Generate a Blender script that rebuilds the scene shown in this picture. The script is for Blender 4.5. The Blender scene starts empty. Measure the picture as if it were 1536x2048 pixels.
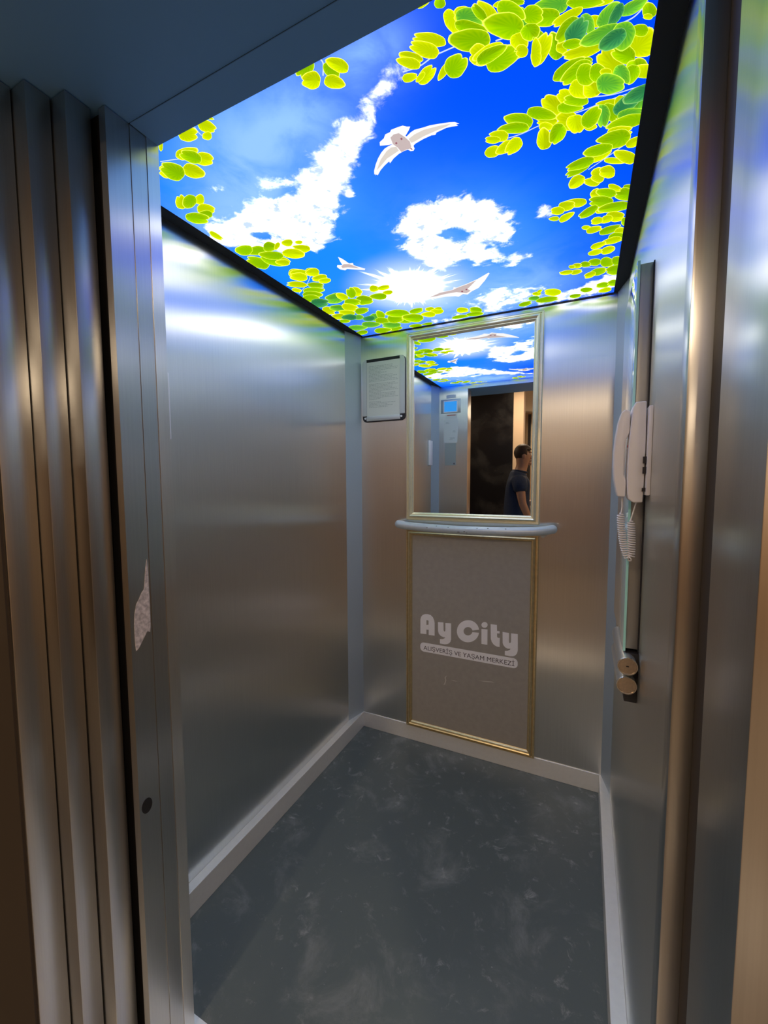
import bpy, bmesh, math, random
import numpy as np
from mathutils import Vector, Matrix, noise as mnoise

random.seed(7)
scene = bpy.context.scene
col = scene.collection

# ------------------------------------------------------------------ camera
# the lift car: x 0..W across, y 0 is the rear wall and the doorway lies at y = -1.37, z up, metres
W, H, YF = 1.2818, 2.2, -1.37
cam_data = bpy.data.cameras.new('camera')
cam_data.sensor_fit = 'VERTICAL'
cam_data.sensor_height = 32.0
cam_data.lens = 832.14 / 2048 * 32.0
cam_data.clip_start = 0.02
cam = bpy.data.objects.new('camera', cam_data)
col.objects.link(cam)
PITCH, YAW, ROLL = 0.07369, 0.44957, -0.00402
fwd = Vector((-math.sin(YAW) * math.cos(PITCH), math.cos(YAW) * math.cos(PITCH), -math.sin(PITCH)))
rgt = Vector((math.cos(YAW), math.sin(YAW), 0))
upv = rgt.cross(fwd)
r2 = rgt * math.cos(ROLL) + upv * math.sin(ROLL)
u2 = -rgt * math.sin(ROLL) + upv * math.cos(ROLL)
M = Matrix((r2, u2, -fwd)).transposed().to_4x4()
M.translation = Vector((1.15041, -2.04007, 1.41724))
cam.matrix_world = M
scene.camera = cam

# ------------------------------------------------------------------ world, lamps, exposure
world = bpy.data.worlds.new('world')
scene.world = world
world.use_nodes = True
world.node_tree.nodes['Background'].inputs[0].default_value = (0.9, 0.75, 0.6, 1)
world.node_tree.nodes['Background'].inputs[1].default_value = 0.05
scene.view_settings.view_transform = 'Standard'
scene.view_settings.look = 'None'
scene.view_settings.gamma = 1.0
scene.view_settings.exposure = 0.65
scene.view_settings.use_curve_mapping = False
scene.cycles.use_denoising = True
scene.cycles.max_bounces = 14
scene.cycles.glossy_bounces = 8
scene.cycles.diffuse_bounces = 6
scene.cycles.sample_clamp_indirect = 4.0
CEIL = 1.03        # strength of the backlit ceiling print
HALL = 14.0        # watts of a hallway lamp


def area(name, loc, size, watts, color):
    d = bpy.data.lights.new(name, 'AREA')
    d.shape = 'DISK'
    d.size = size
    d.energy = watts
    d.color = color
    o = bpy.data.objects.new(name, d)
    o.location = loc
    col.objects.link(o)
    return o


LAMPS = [(0.4, -3.6, 1.0), (2.3, -2.9, 1.0), (-1.2, -2.9, 0.7), (1.3, -6.1, 2.4)]
for lx, ly, k in LAMPS:
    area('hall_lamp_light', (lx, ly, 2.755), 0.16, HALL * k, (1.0, 0.76, 0.52))


# ------------------------------------------------------------------ helpers
def nodes_of(name):
    m = bpy.data.materials.new(name)
    m.use_nodes = True
    nt = m.node_tree
    return m, nt, nt.nodes['Principled BSDF']


def plain(name, c, rough=0.5, metal=0.0, noise_amt=0.0, scale=30.0, bump=0.0, **kw):
    m, nt, p = nodes_of(name)
    p.inputs['Base Color'].default_value = (*c, 1)
    p.inputs['Roughness'].default_value = rough
    p.inputs['Metallic'].default_value = metal
    for k, v in kw.items():
        p.inputs[k.replace('_', ' ')].default_value = v
    if noise_amt or bump:
        tc = nt.nodes.new('ShaderNodeTexCoord')
        n = nt.nodes.new('ShaderNodeTexNoise')
        n.inputs['Scale'].default_value = scale
        n.inputs['Detail'].default_value = 6
        nt.links.new(tc.outputs['Object'], n.inputs['Vector'])
        if noise_amt:
            r = nt.nodes.new('ShaderNodeValToRGB')
            r.color_ramp.elements[0].color = (*[x * (1 - noise_amt) for x in c], 1)
            r.color_ramp.elements[1].color = (*[min(1, x * (1 + noise_amt)) for x in c], 1)
            r.color_ramp.elements[0].position = 0.3
            r.color_ramp.elements[1].position = 0.7
            nt.links.new(n.outputs['Fac'], r.inputs['Fac'])
            nt.links.new(r.outputs['Color'], p.inputs['Base Color'])
        if bump:
            b = nt.nodes.new('ShaderNodeBump')
            b.inputs['Strength'].default_value = bump
            b.inputs['Distance'].default_value = 0.002
            nt.links.new(n.outputs['Fac'], b.inputs['Height'])
            nt.links.new(b.outputs['Normal'], p.inputs['Normal'])
    return m


def glow(name, c, strength):
    m, nt, p = nodes_of(name)
    p.inputs['Base Color'].default_value = (0, 0, 0, 1)
    p.inputs['Emission Color'].default_value = (*c, 1)
    p.inputs['Emission Strength'].default_value = strength
    return m


def steel(name, c=(0.77, 0.765, 0.735), rough=0.30, aniso=0.93, streak=0.03, smear=0.0):
    """vertically brushed stainless sheet: highlights spread sideways, across the grain"""
    m, nt, p = nodes_of(name)
    p.inputs['Metallic'].default_value = 1.0
    p.inputs['Anisotropic'].default_value = aniso
    geo = nt.nodes.new('ShaderNodeNewGeometry')
    vm = nt.nodes.new('ShaderNodeVectorMath')
    vm.operation = 'CROSS_PRODUCT'
    vm.inputs[0].default_value = (0, 0, 1)
    nt.links.new(geo.outputs['Normal'], vm.inputs[1])
    nt.links.new(vm.outputs['Vector'], p.inputs['Tangent'])
    mp = nt.nodes.new('ShaderNodeMapping')
    mp.inputs['Scale'].default_value = (380, 380, 2.5)
    nt.links.new(geo.outputs['Position'], mp.inputs['Vector'])
    n = nt.nodes.new('ShaderNodeTexNoise')
    n.inputs['Scale'].default_value = 1.0
    n.inputs['Detail'].default_value = 3
    nt.links.new(mp.outputs['Vector'], n.inputs['Vector'])
    n2 = nt.nodes.new('ShaderNodeTexNoise')           # hand smears
    n2.inputs['Scale'].default_value = 5.0
    n2.inputs['Detail'].default_value = 1.5
    n2.inputs['Roughness'].default_value = 0.4
    nt.links.new(geo.outputs['Position'], n2.inputs['Vector'])
    r = nt.nodes.new('ShaderNodeValToRGB')
    r.color_ramp.elements[0].color = (*[x * (1 - streak) for x in c], 1)
    r.color_ramp.elements[1].color = (*[x * (1 + streak) for x in c], 1)
    r.color_ramp.elements[0].position = 0.3
    r.color_ramp.elements[1].position = 0.7
    nt.links.new(n.outputs['Fac'], r.inputs['Fac'])
    nt.links.new(r.outputs['Color'], p.inputs['Base Color'])
    mr = nt.nodes.new('ShaderNodeMapRange')
    mr.inputs['From Min'].default_value = 0.35
    mr.inputs['From Max'].default_value = 0.7
    mr.inputs['To Min'].default_value = rough - smear * 0.25
    mr.inputs['To Max'].default_value = rough + smear
    nt.links.new(n2.outputs['Fac'], mr.inputs['Value'])
    nt.links.new(mr.outputs['Result'], p.inputs['Roughness'])
    return m


def tag(o, label=None, cat=None, group=None, kind=None):
    if label: o['label'] = label
    if cat: o['category'] = cat
    if group: o['group'] = group
    if kind: o['kind'] = kind
    return o


def empty(name, loc, label=None, cat=None, group=None):
    o = bpy.data.objects.new(name, None)
    o.location = loc
    o.empty_display_size = 0.05
    col.objects.link(o)
    return tag(o, label, cat, group)


def link(name, bm, mats, parent=None, smooth=False, angle=None):
    """bmesh in world coordinates -> one mesh object with its origin at its own centre"""
    if len(bm.verts):
        lo = Vector([min(v.co[i] for v in bm.verts) for i in range(3)])
        hi = Vector([max(v.co[i] for v in bm.verts) for i in range(3)])
        c = (lo + hi) / 2
    else:
        c = Vector()
    for v in bm.verts:
        v.co -= c
    me = bpy.data.meshes.new(name)
    bm.normal_update()
    bm.to_mesh(me)
    bm.free()
    for m in (mats if isinstance(mats, (list, tuple)) else [mats]):
        me.materials.append(m)
    if smooth:
        me.polygons.foreach_set('use_smooth', [True] * len(me.polygons))
        if angle:
            me.set_sharp_from_angle(angle=math.radians(angle))
    o = bpy.data.objects.new(name, me)
    col.objects.link(o)
    if parent:
        o.parent = parent
        pl = Vector(parent.get('_at', parent.location))
        o.location = c - pl
    else:
        o.location = c
    o['_at'] = list(c)
    return o


def box(bm, x0, x1, y0, y1, z0, z1, bev=0.0, seg=2, mi=0):
    r = bmesh.ops.create_cube(bm, size=1.0)
    for v in r['verts']:
        v.co = Vector(((x0 + x1) / 2 + v.co.x * (x1 - x0), (y0 + y1) / 2 + v.co.y * (y1 - y0), (z0 + z1) / 2 + v.co.z * (z1 - z0)))
    fs = {f for v in r['verts'] for f in v.link_faces}
    for f in fs: f.material_index = mi
    if bev:
        es = {e for v in r['verts'] for e in v.link_edges}
        bmesh.ops.bevel(bm, geom=list(es), offset=bev, segments=seg, profile=0.5, affect='EDGES')
    return bm


def bx(name, x0, x1, y0, y1, z0, z1, mat, parent=None, bev=0.0, kind=None, smooth=False):
    bm = bmesh.new()
    box(bm, x0, x1, y0, y1, z0, z1, bev)
    o = link(name, bm, mat, parent, smooth=bev > 0, angle=24)
    if kind: o['kind'] = kind
    return o


def prism(bm, pts, axis, a, b, mi=0):
    """polygon in the plane across `axis`, extruded from a to b. pts are (u,v) of the two other axes in xyz order"""
    def P(u, v, w):
        return {0: (w, u, v), 1: (u, w, v), 2: (u, v, w)}[axis]
    lo = [bm.verts.new(P(u, v, a)) for u, v in pts]
    hi = [bm.verts.new(P(u, v, b)) for u, v in pts]
    fs = [bm.faces.new(lo[::-1]), bm.faces.new(hi)]
    n = len(pts)
    for i in range(n):
        fs.append(bm.faces.new((lo[i], lo[(i + 1) % n], hi[(i + 1) % n], hi[i])))
    for f in fs: f.material_index = mi
    bmesh.ops.recalc_face_normals(bm, faces=fs)
    return fs


def tube(bm, pts, rad, n=16, cap=True, mi=0):
    pts = [Vector(p) for p in pts]
    rads = rad if isinstance(rad, (list, tuple)) else [rad] * len(pts)
    rings = []
    t0 = (pts[1] - pts[0]).normalized()
    ref = t0.orthogonal().normalized()
    for i, p in enumerate(pts):
        t = (pts[min(i + 1, len(pts) - 1)] - pts[max(i - 1, 0)]).normalized()
        ref = (ref - t * ref.dot(t)).normalized()
        b = t.cross(ref)
        rings.append([bm.verts.new(p + (ref * math.cos(k * 2 * math.pi / n) + b * math.sin(k * 2 * math.pi / n)) * rads[i]) for k in range(n)])
    fs = []
    for i in range(len(rings) - 1):
        for k in range(n):
            fs.append(bm.faces.new((rings[i][k], rings[i][(k + 1) % n], rings[i + 1][(k + 1) % n], rings[i + 1][k])))
    if cap:
        fs.append(bm.faces.new(rings[0][::-1]))
        fs.append(bm.faces.new(rings[-1]))
    for f in fs: f.material_index = mi
    return fs


def sweep_frame(bm, x0, x1, z0, z1, prof):
    """picture frame moulding with mitred corners on the rear wall; prof = (inset from outer edge, stand-off)"""
    rings = []
    for cx_, cz_, sx, sz in ((x0, z0, 1, 1), (x1, z0, -1, 1), (x1, z1, -1, -1), (x0, z1, 1, -1)):
        rings.append([bm.verts.new((cx_ + sx * d, -h, cz_ + sz * d)) for d, h in prof])
    for i in range(4):
        a, b = rings[i], rings[(i + 1) % 4]
        for k in range(len(prof) - 1):
            bm.faces.new((a[k], b[k], b[k + 1], a[k + 1]))
    bmesh.ops.recalc_face_normals(bm, faces=bm.faces)


def smooth_path(pts, n=8):
    """Catmull-Rom through the points"""
    P = [Vector(p) for p in pts]
    P = [P[0] * 2 - P[1]] + P + [P[-1] * 2 - P[-2]]
    out = []
    for i in range(1, len(P) - 2):
        for k in range(n):
            t = k / n
            a, b, c, d = P[i - 1], P[i], P[i + 1], P[i + 2]
            out.append(0.5 * ((2 * b) + (c - a) * t + (2 * a - 5 * b + 4 * c - d) * t * t + (3 * b - a - 3 * c + d) * t ** 3))
    out.append(P[-2])
    return out


def pairs(s):
    return [tuple(int(v) / 10000 for v in w.split(',')) for w in s.split()]


# ------------------------------------------------------------------ materials
M_steel = steel('brushed_steel')
M_jamb = steel('jamb_steel', (0.56, 0.56, 0.545), 0.28, 0.7, 0.03, 0.0)
M_door = steel('door_steel', (0.46, 0.46, 0.45), 0.29, 0.7, 0.03, 0.0)
M_alu = plain('satin_aluminium', (0.95, 0.95, 0.92), 0.36, 0.45, 0.02, 60)
M_corner = plain('blue_grey_paint', (0.48, 0.55, 0.59), 0.42, 0.25)
M_black = plain('flat_black', (0.012, 0.012, 0.014), 0.6)  # flat black, also painted in for the dark of gaps
M_strip = plain('black_border_strip', (0.010, 0.014, 0.018), 0.7)
M_soffit = plain('soffit_blue_reflection', (0.16, 0.42, 0.88), 0.5, 0.2)  # base colour carries the blue reflected in the steel soffit
M_gold = plain('champagne_moulding', (0.90, 0.84, 0.60), 0.36, 0.75, 0.03, 90)
M_mirror = plain('mirror_glass', (0.90, 0.92, 0.92), 0.012, 1.0)
M_board = plain('taupe_board', (0.36, 0.335, 0.29), 0.55, 0.0, 0.05, 40)
M_white = plain('white_vinyl', (0.93, 0.92, 0.92), 0.5)
M_ink = plain('dark_ink', (0.10, 0.075, 0.08), 0.6)
M_scr = plain('pale_scratch', (0.62, 0.60, 0.54), 0.6)
M_paper = plain('paper', (0.70, 0.72, 0.66), 0.7)
M_print = plain('grey_print', (0.40, 0.44, 0.40), 0.8)
M_snap = plain('snap_frame_silver', (0.62, 0.64, 0.62), 0.4, 0.45)
M_plastic = plain('white_plastic', (0.90, 0.88, 0.87), 0.30)
M_cord = plain('white_cord', (0.90, 0.87, 0.85), 0.35)
M_dark = plain('dark_plastic', (0.02, 0.018, 0.02), 0.5)
M_glassy, _nt, _p = nodes_of('panel_glass')
_p.inputs['Base Color'].default_value = (0.55, 0.74, 0.76, 1)
_p.inputs['Roughness'].default_value = 0.06
_p.inputs['Coat Weight'].default_value = 0.6
M_edge = plain('glass_edge_green', (0.45, 0.92, 0.88), 0.15, 0.0)
M_side = plain('panel_side_metal', (0.42, 0.42, 0.40), 0.4, 0.6)
M_rail = plain('pale_grey_rail_paint', (0.55, 0.62, 0.64), 0.28, 0.15, 0.03, 50)
M_chip = plain('chipped_paint', (0.10, 0.09, 0.08), 0.7)
M_bar = plain('satin_steel_bar', (0.62, 0.65, 0.63), 0.30, 0.7)
M_cap = plain('turned_steel_cap', (0.55, 0.45, 0.34), 0.35, 0.85, 0.10, 200)
M_capring = plain('polished_ring', (0.80, 0.72, 0.60), 0.18, 0.9)
M_residue = plain('torn_sticker_residue', (0.62, 0.57, 0.55), 0.8, 0, 0.35, 120)
M_tan = plain('tan_landing_wall', (0.33, 0.225, 0.115), 0.55, 0.0, 0.05, 8)
M_umber = plain('dark_umber', (0.045, 0.033, 0.024), 0.6)  # dark brown for the recess shade and the left landing wall
M_cream = plain('cream_plaster', (0.58, 0.44, 0.31), 0.7, 0, 0.03, 5)
M_brownwall = plain('brown_plaster', (0.52, 0.36, 0.24), 0.7, 0, 0.05, 5)
M_hallfloor = plain('hall_floor_tile', (0.30, 0.26, 0.22), 0.25, 0, 0.06, 3)
M_hallceil = plain('hall_ceiling_paint', (0.62, 0.52, 0.42), 0.8)
M_lampglow = glow('lamp_diffuser', (1.0, 0.82, 0.58), 5.0)
M_trimwhite = plain('lamp_rim', (0.7, 0.68, 0.64), 0.4)
M_shoplight = glow('lit_wall_lamp', (1.0, 0.80, 0.50), 3.0)
M_screen = glow('blue_screen', (0.02, 0.22, 0.62), 0.9)
M_skin = plain('skin', (0.42, 0.24, 0.16), 0.5, 0, 0.05, 20, Subsurface_Weight=0.1)
M_shirt = plain('navy_cotton', (0.012, 0.028, 0.075), 0.85, 0, 0.15, 60, 0.2)
M_trouser = plain('charcoal_trouser_cloth', (0.03, 0.03, 0.035), 0.85, 0, 0.15, 60, 0.2)
M_hair = plain('dark_brown_hair', (0.035, 0.020, 0.013), 0.6, 0, 0.3, 150, 0.4)
M_shoe = plain('black_shoe_leather', (0.015, 0.015, 0.015), 0.35)
M_eye = plain('eye_white', (0.7, 0.68, 0.65), 0.2)
M_lip = plain('lip', (0.35, 0.14, 0.11), 0.5)

# glossy dark stone with dust smears
M_stone, nt, p = nodes_of('black_polished_stone')
p.inputs['Roughness'].default_value = 0.22
g = nt.nodes.new('ShaderNodeNewGeometry')
n = nt.nodes.new('ShaderNodeTexNoise'); n.inputs['Scale'].default_value = 2.2; n.inputs['Detail'].default_value = 9; n.inputs['Distortion'].default_value = 0.3
nt.links.new(g.outputs['Position'], n.inputs['Vector'])
r = nt.nodes.new('ShaderNodeValToRGB')
r.color_ramp.elements[0].position = 0.52; r.color_ramp.elements[0].color = (0.006, 0.006, 0.008, 1)
r.color_ramp.elements[1].position = 0.80; r.color_ramp.elements[1].color = (0.04, 0.04, 0.042, 1)
nt.links.new(n.outputs['Fac'], r.inputs['Fac']); nt.links.new(r.outputs['Color'], p.inputs['Base Color'])

# charcoal rubber mat with pale dust scuffs
M_mat, nt, p = nodes_of('dusty_rubber_mat')
g = nt.nodes.new('ShaderNodeNewGeometry')
def _noise(scale, detail, dist=0.0, rough=0.6, vec=None):
    n = nt.nodes.new('ShaderNodeTexNoise')
    n.inputs['Scale'].default_value = scale; n.inputs['Detail'].default_value = detail
    n.inputs['Distortion'].default_value = dist; n.inputs['Roughness'].default_value = rough
    nt.links.new(vec or g.outputs['Position'], n.inputs['Vector'])
    return n
def _ramp(src, a, b, lo=0.0, hi=1.0):
    m = nt.nodes.new('ShaderNodeMapRange'); m.interpolation_type = 'SMOOTHSTEP'
    m.inputs['From Min'].default_value = a; m.inputs['From Max'].default_value = b
    m.inputs['To Min'].default_value = lo; m.inputs['To Max'].default_value = hi
    nt.links.new(src, m.inputs['Value']); return m.outputs['Result']
def _math(op, a, b):
    m = nt.nodes.new('ShaderNodeMath'); m.operation = op
    for i, v in enumerate((a, b)):
        if isinstance(v, (int, float)): m.inputs[i].default_value = v
        else: nt.links.new(v, m.inputs[i])
    return m.outputs[0]
smear = _ramp(_noise(5.5, 9, 0.5, 0.66).outputs['Fac'], 0.50, 0.80)
fine = _ramp(_noise(17, 7, 0.5, 0.7).outputs['Fac'], 0.56, 0.78)
speck = _ramp(_noise(85, 2).outputs['Fac'], 0.72, 0.80)
where = _ramp(_noise(1.3, 2).outputs['Fac'], 0.35, 0.62, 0.25, 1.0)
dust = _math('ADD', _math('MULTIPLY', smear, 0.35), _math('MULTIPLY', _math('MULTIPLY', fine, where), 0.8))
dust = _math('MINIMUM', _math('ADD', dust, _math('MULTIPLY', speck, 0.5)), 1.0)
mx = nt.nodes.new('ShaderNodeMix'); mx.data_type = 'RGBA'
mx.inputs[6].default_value = (0.105, 0.132, 0.134, 1); mx.inputs[7].default_value = (0.52, 0.54, 0.54, 1)
nt.links.new(dust, mx.inputs[0]); nt.links.new(mx.outputs[2], p.inputs['Base Color'])
nt.links.new(_ramp(dust, 0, 1, 0.42, 0.75), p.inputs['Roughness'])
b = nt.nodes.new('ShaderNodeBump'); b.inputs['Strength'].default_value = 0.25; b.inputs['Distance'].default_value = 0.001
nt.links.new(_noise(400, 3).outputs['Fac'], b.inputs['Height']); nt.links.new(b.outputs['Normal'], p.inputs['Normal'])

# ------------------------------------------------------------------ printed artwork data (metres x 10000): ellipse centre, axis u, axis v
LEAF = (
    'l6244 -13469 164 -4 -5 46/l6495 -13400 205 -104 64 107/y6452 -13151 160 78 -94 131/l6935 -13131 -6 179 -131 6/y7085 -13183 122 158 -95 65/y6854 -12911'
    ' 138 125 -90 86/y4164 -13485 149 7 -25 51/y3963 -13443 87 89 -38 23/y3212 -13476 271 11 -48 80/y3237 -13309 184 90 -151 123/y3775 -13277 82 151 -143 6'
    '6/y3566 -13102 93 45 -81 71/y2422 -13404 -171 125 -38 -19/y2960 -12640 154 131 -171 118/y2732 -12953 285 48 -102 120/l2719 -12849 125 191 -167 87/y179'
    '4 -12785 176 86 -198 148/y2393 -12467 119 193 -203 109/l1912 -12725 95 244 -264 116/y1643 -11667 108 53 -156 132/y1107 -11822 -175 213 -184 -9/l1306 -'
    '11725 288 -63 -64 172/y1477 -11289 192 131 -173 138/l1259 -11140 179 88 -128 111/l926 -11096 238 200 -204 149/y703 -10211 24 235 -117 62/l1199 -9015 3'
    '30 104 -163 192/l878 -9211 242 119 -205 210/l1813 -8982 187 92 -175 201/y2040 -8908 195 -132 13 74/y2474 -8917 151 74 -118 146/y2830 -8780 107 53 -60 '
    '79/l749 -8412 155 372 -255 199/l1348 -8205 239 361 -206 187/y1637 -8065 133 198 -173 163/l1492 -8553 309 223 -167 177/y2671 -8447 229 163 -135 162/y22'
    '66 -8293 279 200 -182 213/y1501 -7036 230 248 -251 279/y2092 -6987 210 103 -160 224/y2110 -6492 285 36 -109 192/y1537 -8005 182 133 -123 137/y1575 -71'
    '53 263 129 -151 198/y1390 -6910 253 189 -186 225/y2086 -6956 210 103 -160 225/y942 -6449 320 206 -141 175/y657 -6036 120 138 -111 124/y2045 -6474 300 '
    '38 -111 194/y2108 -6211 227 66 -100 162/l1616 -6030 245 185 -136 179/l1256 -5700 385 139 -145 215/l976 -5398 342 169 -180 252/l728 -5144 299 148 -188 '
    '262/g1623 -4699 458 42 -206 387/d816 -4591 332 164 -229 334/y2000 -4726 108 267 -172 202/y2777 -4816 106 243 -214 267/l2529 -4870 -112 406 -231 99/l26'
    '82 -3962 328 162 -198 366/l2130 -4017 306 151 -166 288/y3562 -4756 166 82 -115 225/y3958 -4663 248 23 -68 178/y3887 -4205 200 55 -70 165/l3384 -4044 2'
    '97 147 -122 245/y713 -3706 154 287 -229 281/g1188 -3794 275 219 -176 260/y1751 -3593 236 280 -199 289/y1295 -3173 283 228 -147 227/l2050 -3046 325 19 '
    '-132 288/y697 -2956 277 137 -167 267/g1546 -2448 195 96 -139 249/d1128 -2654 306 152 -161 273/g2213 -2115 223 110 -180 352/d1889 -2100 281 69 -126 259'
    '/l2602 -2269 -5 382 -218 220/l2400 -1574 313 155 -144 296/l710 -2321 228 113 -103 171/g856 -1282 386 192 -159 283/l612 -569 384 3 -122 258/l2266 -380 '
    '532 121 -107 253/l1825 -391 404 92 -137 306/g1654 -1378 379 188 -160 307/g2492 -866 410 203 -147 317/l3311 -1123 342 169 -116 273/l3067 -1512 337 167 '
    '-197 441/l3378 -2057 463 229 -153 345/l3830 -1225 396 266 -174 412/l4303 -1932 318 -13 -74 251/y4900 -1832 186 92 -73 205/y5086 -1463 290 71 -85 286/y'
    '4646 -1295 275 136 -93 261/y5274 -1744 133 66 -45 137/l3573 -234 289 66 -71 200/l4192 -219 263 24 -40 132/y6233 -1060 241 119 -69 258/l6742 -807 227 1'
    '76 -86 313/l5948 -357 397 38 -41 188/l6636 -362 347 83 -47 231/y11983 -3774 189 -66 43 228/y11613 -3808 211 -25 24 180/l11583 -3092 184 52 14 251/l113'
    '05 -3064 164 81 0 195/y11023 -3091 153 43 4 182/y10856 -3089 106 52 -3 124/y10991 -2614 191 -5 12 181/y10625 -2734 219 33 3 168/l12000 -2886 209 103 1'
    '4 334/l12317 -2838 128 -126 87 323/l12242 -2143 254 13 44 369/l11740 -2273 253 -45 35 276/y11429 -2124 184 -78 31 218/l11902 -984 228 27 20 246/l12280'
    ' -1000 202 53 23 277/l11334 -811 211 54 8 217/l10925 -386 218 23 6 192/y11998 -448 229 -21 23 208/y10047 -1191 295 146 -21 320/y9444 -1344 165 43 -12 '
    '180/y9588 -1530 92 -81 14 120/g9286 -925 212 54 -15 211/l9830 -537 426 45 -6 272/l8911 -505 270 -60 -5 222/l12352 -6940 138 68 12 142/l12235 -6716 230'
    ' 113 19 263/y11546 -7055 124 61 5 225/y12007 -7109 152 168 -17 106/l11791 -6998 229 148 -2 187/l11661 -6672 290 142 7 237/y11026 -6917 264 87 5 187/y1'
    '0821 -6881 201 33 12 209/y10550 -6769 169 55 -2 177/y10441 -6418 126 40 -2 105/y10781 -6344 190 -113 34 146/l11354 -6301 235 -147 48 180/y11711 -6200 '
    '160 -5 18 112/l12019 -6224 394 60 31 221/y12104 -5714 230 113 15 250/y11842 -5692 159 -39 36 179/y11592 -5738 149 -7 26 181/y11321 -5496 120 59 0 114/'
    'y11542 -5284 212 -13 24 171/l12374 -5316 117 57 17 222/l12004 -5057 296 -59 37 195/y12275 -4799 138 -74 56 218/l12216 -4484 240 26 38 279/y12039 -4348'
    ' 277 -28 31 190/y11687 -4244 217 -70 30 169/l9981 -10422 248 185 -46 160/l9841 -10269 292 106 -12 139/y9503 -10203 192 94 -26 140/y9358 -10155 149 73 '
    '-19 95/y9313 -9800 172 -5 8 161/y9592 -9791 208 -61 31 156/y9761 -9744 181 -141 65 159/y10521 -10143 195 95 -11 135/y10509 -9992 132 65 -8 108/y10659 '
    '-10519 147 254 -111 109/l10451 -10375 256 190 -31 132/y10912 -9951 217 106 -9 244/y10915 -10591 128 165 -67 109/y11301 -10511 231 113 0 133/l11009 -10'
    '279 240 88 5 131/l11096 -10420 226 110 -3 137/y11105 -9762 26 262 -163 -38/y11390 -9624 132 64 2 159/y10436 -9659 -25 297 -137 -67/l10705 -9663 122 -2'
    '16 112 155/y11694 -10045 222 54 14 90/l11792 -9734 134 271 -92 70/g11624 -9724 10 309 -118 -58/l11408 -9830 149 -183 100 166/y11921 -9962 52 -120 75 9'
    '3/g12295 -9748 67 -249 80 87/d12084 -9879 215 -166 91 173/g12174 -9550 246 58 25 130/l12085 -9347 347 32 40 171/y11998 -9101 239 53 31 178/l11853 -893'
    '3 325 24 54 261/y11591 -8554 223 -100 52 157/l11540 -8748 283 19 31 176/l11102 -8276 265 -120 42 147/l11155 -8455 304 -30 32 167/y11071 -7816 164 -113'
    ' 65 198/y11438 -7638 183 90 2 159/y11562 -7840 154 75 6 262/y11774 -7865 177 87 9 215/y11941 -8192 221 139 0 98/y12150 -8243 225 234 -27 166/y12296 -8'
    '649 128 -60 50 131/g10773 -12474 243 72 13 136/l10635 -12346 237 93 -1 138/y11489 -12178 193 38 15 63/l11301 -12276 268 105 7 90/y10995 -12171 221 -31'
    ' 32 82/l10496 -12110 128 154 -52 61/l10801 -11754 22 252 -118 -33/y10572 -11811 141 -228 103 110/y10895 -11676 89 43 -5 103/y11414 -11905 126 61 2 95/'
    'l10987 -11951 164 -133 74 109/g11331 -11881 59 208 -79 -6/d11159 -11867 134 -148 104 135/g12006 -11859 177 -32 48 100/g11646 -11898 133 -122 88 121/d1'
    '1744 -11836 86 -144 62 69/l12245 -11684 15 127 -96 -47/y12231 -11585 69 34 6 49/y12227 -11128 170 -105 142 241/l12131 -11396 129 63 10 103/y11212 -114'
    '32 305 51 22 115/l11082 -11655 146 41 11 91/y11688 -11013 161 265 -133 108/l11907 -11056 190 173 -35 137/g11503 -11601 284 -17 49 137/g11882 -11399 57'
    ' -209 154 138/d11711 -11416 183 -67 73 147/l11021 -11186 268 -82 56 142/l11335 -11189 77 37 0 75/l11113 -11042 250 -95 70 165/y11191 -10632 155 195 -7'
    '6 132/y11420 -10564 76 204 -154 43/l11305 -10910 158 77 1 221/l11510 -10851 142 69 5 182/y11635 -10811 94 46 3 81/l12159 -10671 64 195 -153 -2/y12295 '
    '-10508 16 146 -204 -100/l12081 -10531 70 -157 102 120/g11925 -10587 75 245 -116 -1/g11743 -10491 243 119 11 216/d12269 -9996 268 -47 64 172/y8783 -128'
    '63 237 168 -49 84/y8647 -12743 194 192 -77 87/y8379 -12720 160 137 -48 62/y8306 -12635 162 139 -55 71/y8223 -12361 138 25 -11 79/y8539 -12270 175 -95 '
    '52 108/y8401 -12274 98 -52 21 45/y8867 -12195 157 -113 37 60/l9097 -12197 182 -108 89 169/y8901 -13412 102 -13 9 30/l9141 -13326 -26 80 -72 -35/y9255 '
    '-12929 49 214 -106 7/y9422 -12982 133 65 -31 115/y9783 -12837 123 232 -101 42/g9544 -12873 196 136 -56 119/l9683 -12903 69 157 -60 17/l9534 -12692 247'
    ' 201 -45 78/l9424 -12531 304 148 -43 171/y10115 -12836 175 53 1 54/l10276 -12773 115 56 -6 43/g10365 -12506 -19 155 -163 -79/l10500 -12457 148 72 -15 '
    '140/l10180 -12644 161 218 -93 74/l10021 -12505 274 190 -64 171/y9505 -12208 145 71 -41 176/y9665 -12130 269 -35 39 154/l10095 -11980 177 86 -19 126/l9'
    '914 -11949 282 -41 54 198/l9733 -12117 252 -33 30 116/y10232 -12102 52 169 -118 16/y10234 -11932 96 47 -14 108/y10479 -11771 80 39 -24 240/l10423 -121'
    '89 48 146 -128 17'
)
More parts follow.
